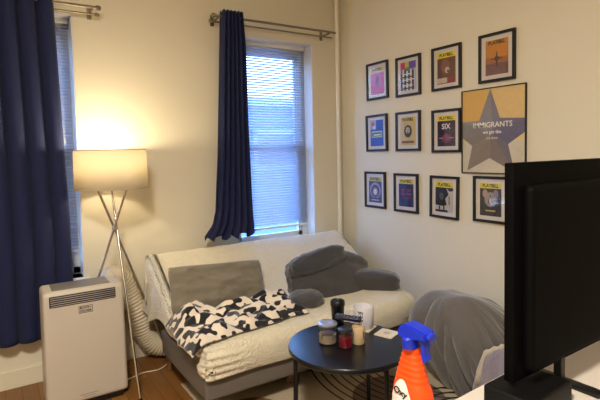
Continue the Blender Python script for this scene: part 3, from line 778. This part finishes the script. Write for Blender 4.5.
# ------------------------------------------------------------------ pictures on the right wall
s = YB/2.8
pc = lambda r, g, b_: (r, g, b_)
def pm(rgb): return mat('print_%d_%d_%d' % rgb, rgb, .55, var=.1, vscale=60)
YEL = (214, 196, 44)
def picture(y, z, w, h, label, art, header, words, roll=0, group='framed theatre programmes on the right wall', fw_=.017, mw=.03, name='picture_frame', depth=.02, hd_col=(30, 28, 20)):
    t = thing(name, label, 'picture', (XR, y, z), pi/2*-1, group)
    t.rotation_euler = (radians(roll)*0, 0, -pi/2)
    # local: x across (world -y ... ) facing -y local = world -x
    hw_, hh = w/2, h/2
    bm = NB()
    for a, b_, c_, d in ((-hw_, hw_, hh-fw_, hh), (-hw_, hw_, -hh, -hh+fw_), (-hw_, -hw_+fw_, -hh+fw_, hh-fw_), (hw_-fw_, hw_, -hh+fw_, hh-fw_)):
        box(bm, (a, -depth, c_), (b_, -.0005, d), .0012, seg=1)
    fo = B('frame', bm, frame_m, t)
    bm = NB(); box(bm, (-hw_+fw_, -.008, -hh+fw_), (hw_-fw_, -.004, hh-fw_)); B('mount', bm, mat_w, t)
    # print: unit square to rect
    iw, ih = hw_-fw_-mw, hh-fw_-mw*.85
    bm = NB(); ml = []; 
    def P_(poly, rgb, lift):
        m_ = pm(rgb)
        if m_ not in ml: ml.append(m_)
        f_ = bm.faces.new([bm.verts.new((x*iw, -.0083-lift, zz*ih)) for x, zz in poly]); f_.material_index = ml.index(m_)
    R4 = lambda a, b_, c_, d: [(a, c_), (b_, c_), (b_, d), (a, d)]
    P_(R4(-1, 1, -1, 1), art[0], 0)
    if header: P_(R4(-1, 1, .66, 1), header, .0002)
    for i, (poly, rgb) in enumerate(art[1:]): P_(poly, rgb, .0004+.00012*i)
    bmesh.ops.recalc_face_normals(bm, faces=bm.faces)
    for f_ in bm.faces:
        if f_.normal.y > 0: f_.normal_flip()
    B('print', bm, ml, t, recalc=False)
    if header or hd_col:
        if header is not False:
            text_mesh('masthead', 'PLAYBILL', .0225*iw/.056, pm(hd_col), t, (0, -.0092, .83*ih), (pi/2, 0, 0), sx=.92, font_off=.0007)
    for wd, sz, zz, colr in words:
        text_mesh('lettering', wd, sz, pm(colr), t, (0, -.0116, zz*ih), (pi/2, 0, 0), font_off=.0005)
    if fw_ > .01:
        bm = NB(); box(bm, (-hw_+fw_, -.0148, -hh+fw_), (hw_-fw_, -.0138, hh-fw_)); B('glass', bm, glass, t)
    if roll:
        q = t.rotation_euler.to_matrix() @ Matrix.Rotation(radians(roll), 3, 'Y'); t.rotation_euler = q.to_euler()
    return t
R4 = lambda a, b_, c_, d: [(a, c_), (b_, c_), (b_, d), (a, d)]
def ngon(cx_, cz, rx, rz, n_=20, a0=0): return [(cx_+rx*cos(a0+2*pi*i/n_), cz+rz*sin(a0+2*pi*i/n_)) for i in range(n_)]
def star(cx_, cz, rx, rz, inner=.42, rot=0):
    return [(cx_+rx*(1 if i % 2 == 0 else inner)*sin(pi*i/5+rot), cz+rz*(1 if i % 2 == 0 else inner)*cos(pi*i/5+rot)) for i in range(10)]
PW, PH = .2065*s, .2455*s
def at(yc, zc): return yc*s*.9925, EYE+zc*s*.9925
# top row
y, z = at(2.42, .4675)
picture(y, z, PW, PH, 'framed pink theatre programme, first in the top row from the corner', [(206, 190, 150), (R4(-1, 1, -1, .62), (190, 48, 120)), (ngon(0, .05, .22, .3), (70, 50, 110)), (R4(-.1, .1, -.6, -.1), (90, 80, 150)), (ngon(0, .38, .1, .1), (110, 90, 140))], (214, 196, 130), [], roll=-.6)
y, z = at(2.139, .459)
stripes = []
cols = [(60, 60, 66), (206, 206, 200), (40, 42, 60), (230, 226, 214), (84, 76, 130), (214, 208, 190), (50, 40, 44), (190, 190, 200)]
for i in range(8): stripes.append((R4(-1+i*.25, -1+(i+1)*.25, -1, .35+.12*((i*5) % 3)), cols[i]))
blk = [(R4(-1, -.4, .5, 1), (200, 60, 110)), (R4(-.4, .1, .55, 1), (206, 190, 60)), (R4(.1, 1, .5, 1), (100, 80, 170)), (R4(-.3, .2, .4, .62), (70, 150, 100))]
for i in range(6): blk.append((R4(-.95+(i % 2)*.2, .8-(i % 3)*.2, -.9+i*.2, -.82+i*.2), (226, 222, 212) if i % 2 else (40, 40, 50)))
picture(y, z, PW, PH, 'framed programme of black and white stripes under coloured blocks, second in the top row', [(120, 110, 120)]+stripes+blk, None, [], hd_col=None)
y, z = at(1.843, .462)
picture(y, z, PW, PH, 'framed brown theatre programme with a yellow band, third in the top row', [(104, 70, 52), (ngon(-.1, .1, .5, .45), (130, 86, 64)), (ngon(.1, -.15, .25, .2), (180, 170, 160)), (ngon(.2, -.22, .1, .1), (70, 50, 44)), (R4(-1, .1, -.95, -.62), (200, 176, 150)), (R4(.2, 1, -1, -.6), (140, 50, 40))], (226, 206, 40), [])
y, z = at(1.52, .466)
picture(y, z, PW*1.01, PH*1.01, 'framed amber theatre programme hanging above the large star poster', [(196, 128, 48), (R4(-1, 1, -1, -.35), (120, 86, 84)), (R4(-1, 1, -.35, .0), (160, 104, 64)), (R4(-.5, .5, -.12, -.06), (70, 50, 50)), (R4(-.06, .06, -.5, .3), (74, 54, 52)), (ngon(0, -.08, .2, .16), (84, 58, 52))], None, [], hd_col=(60, 40, 26))
# middle row
y, z = at(2.432, .119)
picture(y, z, PW, PH, 'framed blue theatre programme, first in the middle row from the corner', [(40, 74, 170), (R4(-1, -.1, .3, 1), (150, 170, 205)), (ngon(-.6, .7, .25, .16), (196, 90, 60)), (ngon(-.4, .42, .22, .14), (214, 210, 206)), (R4(-.8, .8, -.35, .15), (170, 190, 150)), (R4(-.7, .7, -.25, .03), (50, 60, 100)), (R4(-.5, .6, -.2, -.08), (214, 214, 190))], None, [], roll=-.8, hd_col=None)
y, z = at(2.144, .117)
hairs = [([(0.0+.42*cos(a), .0+.36*sin(a)), (.62*cos(a+.1), .52*sin(a+.1)), (.42*cos(a+.3), .36*sin(a+.3))], (40, 38, 42)) for a in [i*2*pi/16 for i in range(16)]]
picture(y, z, PW, PH, 'framed straw-coloured programme with a dark round head, second in the middle row', [(206, 180, 110), (ngon(0, 0, .48, .42), (52, 50, 54))]+hairs+[(ngon(0, .05, .28, .24), (196, 186, 160)), (ngon(-.1, .1, .05, .05), (40, 36, 40)), (ngon(.1, .1, .05, .05), (40, 36, 40)), (ngon(0, -.1, .1, .1), (90, 80, 70)), (R4(-.8, .8, -.85, -.68), (130, 80, 40))], (212, 190, 70), [])
y, z = at(1.845, .104)
picture(y, z, PW, PH, 'framed dark purple programme reading SIX, third in the middle row', [(48, 26, 44), (ngon(0, -.5, .6, .3), (96, 44, 70)), (ngon(0, -.45, .35, .16), (180, 110, 130)), (R4(-.8, .8, -.48, -.44), (206, 150, 160)), ([(-.5, -.6), (0, -.1), (.5, -.6)], (120, 60, 90))], (226, 206, 40), [('SIX', .052, .28, (235, 228, 232))])
# bottom row
y, z = at(2.455, -.268)
picture(y, z, PW, PH, 'framed navy programme with a pale arch, first in the bottom row from the corner', [(52, 60, 104), (ngon(0, -.05, .85, .62), (150, 150, 170)), (ngon(0, -.1, .66, .5), (60, 62, 96)), (ngon(0, -.15, .42, .34), (170, 110, 110)), (ngon(0, -.15, .26, .22), (214, 206, 206)), (R4(-1, 1, -1, -.62), (56, 60, 92)), (R4(-.6, .6, -.84, -.76), (180, 180, 190))], (196, 186, 60), [])
y, z = at(2.166, -.273)
picture(y, z, PW, PH, 'framed dark navy programme with red lettering shapes, second in the bottom row', [(38, 46, 84), (R4(-.7, .7, .1, .3), (124, 50, 78)), (R4(-.7, .7, -.2, .02), (130, 48, 72)), (R4(-.5, .6, -.46, -.3), (90, 50, 90)), (R4(-.1, .1, -.2, .3), (38, 46, 84))], (222, 200, 50), [])
y, z = at(1.862, -.28)
picture(y, z, PW, PH, 'framed black and white programme with a torn figure, third in the bottom row', [(186, 180, 172), ([(-1, .64), (.2, .64), (.5, .2), (.1, -.1), (.3, -.5), (-.1, -.6), (-1, -.55)], (34, 33, 36)), (ngon(-.3, .05, .25, .25), (84, 82, 84)), ([(.2, .64), (1, .64), (1, .45), (.6, .4)], (40, 38, 40)), (R4(-1, .4, -1, -.85), (30, 28, 30)), (R4(-.6, -.45, -.84, -.6), (30, 28, 30)), (R4(-.1, .05, -.84, -.6), (30, 28, 30)), (R4(.5, .62, -.5, .1), (120, 90, 84))], (222, 202, 40), [], roll=1)
y, z = at(1.556, -.272)
picture(y, z, PW, PH, 'framed charcoal programme with a pale shape, hanging below the large star poster', [(54, 48, 46), (ngon(0, .0, .55, .45), (150, 134, 124)), (ngon(-.5, .35, .25, .25), (170, 140, 124)), (ngon(.5, .35, .25, .25), (140, 120, 110)), ([(0, .3), (-.28, -.3), (0, -.1), (.28, -.3)], (40, 36, 38)), (ngon(0, -.05, .1, .18), (200, 186, 176)), (R4(-.45, .45, -.72, -.64), (190, 170, 90))], (222, 202, 50), [])
# large star poster
y, z = at(1.546, .09)
W_, H_ = .376*s, .446*s
star_poly = star(0, .02, 1.12, 1.0, .42)
art = [(222, 196, 136), (R4(-1, 0, .2, 1), (214, 172, 92)), (R4(0, 1, .2, 1), (216, 184, 124)), (R4(-1, 1, -1, -.25), (204, 194, 170))]
iw_, ih_ = W_/2-.006, H_/2-.006
# five-pointed star clipped to sheet, in two slightly different greys per facet
c0 = (0, -.0)
outl = [(-.06, 1), (.25, .29), (1, .25), (1, -.06), (.50, -.33), (.70, -.98), (-.08, -.65), (-.84, -.96), (-.66, -.35), (-1, -.15), (-1, .25), (-.42, .26)]
gs = [(124, 120, 130), (110, 106, 122), (104, 100, 122), (102, 98, 120), (112, 104, 112), (124, 112, 104), (134, 120, 106), (136, 124, 108), (130, 120, 108), (130, 124, 120), (142, 136, 128), (134, 130, 134)]
sp_ = [([(-.02, -.05), outl[i], outl[(i+1) % 12]], gs[i]) for i in range(12)]
picture(y, z, W_, H_, 'large framed gold poster of a grey star reading IMMIGRANTS', art+sp_, None, [('IMMIGRANTS', .047, .14, (235, 230, 222)), ('we get the', .030, -.03, (235, 230, 222)), ('job done', .022, -.17, (200, 194, 188))], group=None, fw_=.005, mw=.001, name='poster_frame', depth=.018, hd_col=None)

# ------------------------------------------------------------------ added ceiling lamp, out of view, to brighten the room
t = thing('added_fill_lamp', 'added round white ceiling lamp, out of view, brightening the room', 'lamp', (-.3, .2, ZC))
bm = NB(); lathe(bm, [(0, 0), (.26, 0), (.26, -.03), (.25, -.035), (0, -.035)], 40); B('base', bm, trim_m, t, autosm=40)
bm = NB(); lathe(bm, [(.245, -.036), (.235, -.06), (.17, -.085), (.08, -.098), (0, -.10)], 40); B('diffuser', bm, emit('fill_lamp_glow', (255, 226, 186), 2.5), t, True)
ld = bpy.data.lights.new('added_fill_light', 'AREA'); ld.shape = 'DISK'; ld.size = .5; ld.energy = 130; ld.color = (1, .915, .80)  # unseen fill light, added to raise the overall room brightness
lo = bpy.data.objects.new('added_fill_light', ld); COL.objects.link(lo); lo.location = (-.3, .2, ZC-.115)

# ------------------------------------------------------------------ dusk sky
w = bpy.data.worlds.new('dusk'); S.world = w; w.use_nodes = True; n = w.node_tree.nodes; l = w.node_tree.links
bg = n['Background']; tc = n.new('ShaderNodeTexCoord'); sp = n.new('ShaderNodeSeparateXYZ'); l.new(tc.outputs['Generated'], sp.inputs[0])
cr = n.new('ShaderNodeValToRGB'); cr.color_ramp.elements[0].position = 0; cr.color_ramp.elements[0].color = (*srgb((165, 205, 250)), 1)
cr.color_ramp.elements[1].position = .6; cr.color_ramp.elements[1].color = (*srgb((92, 150, 242)), 1)
l.new(sp.outputs[2], cr.inputs[0]); l.new(cr.outputs[0], bg.inputs[0]); bg.inputs[1].default_value = 14
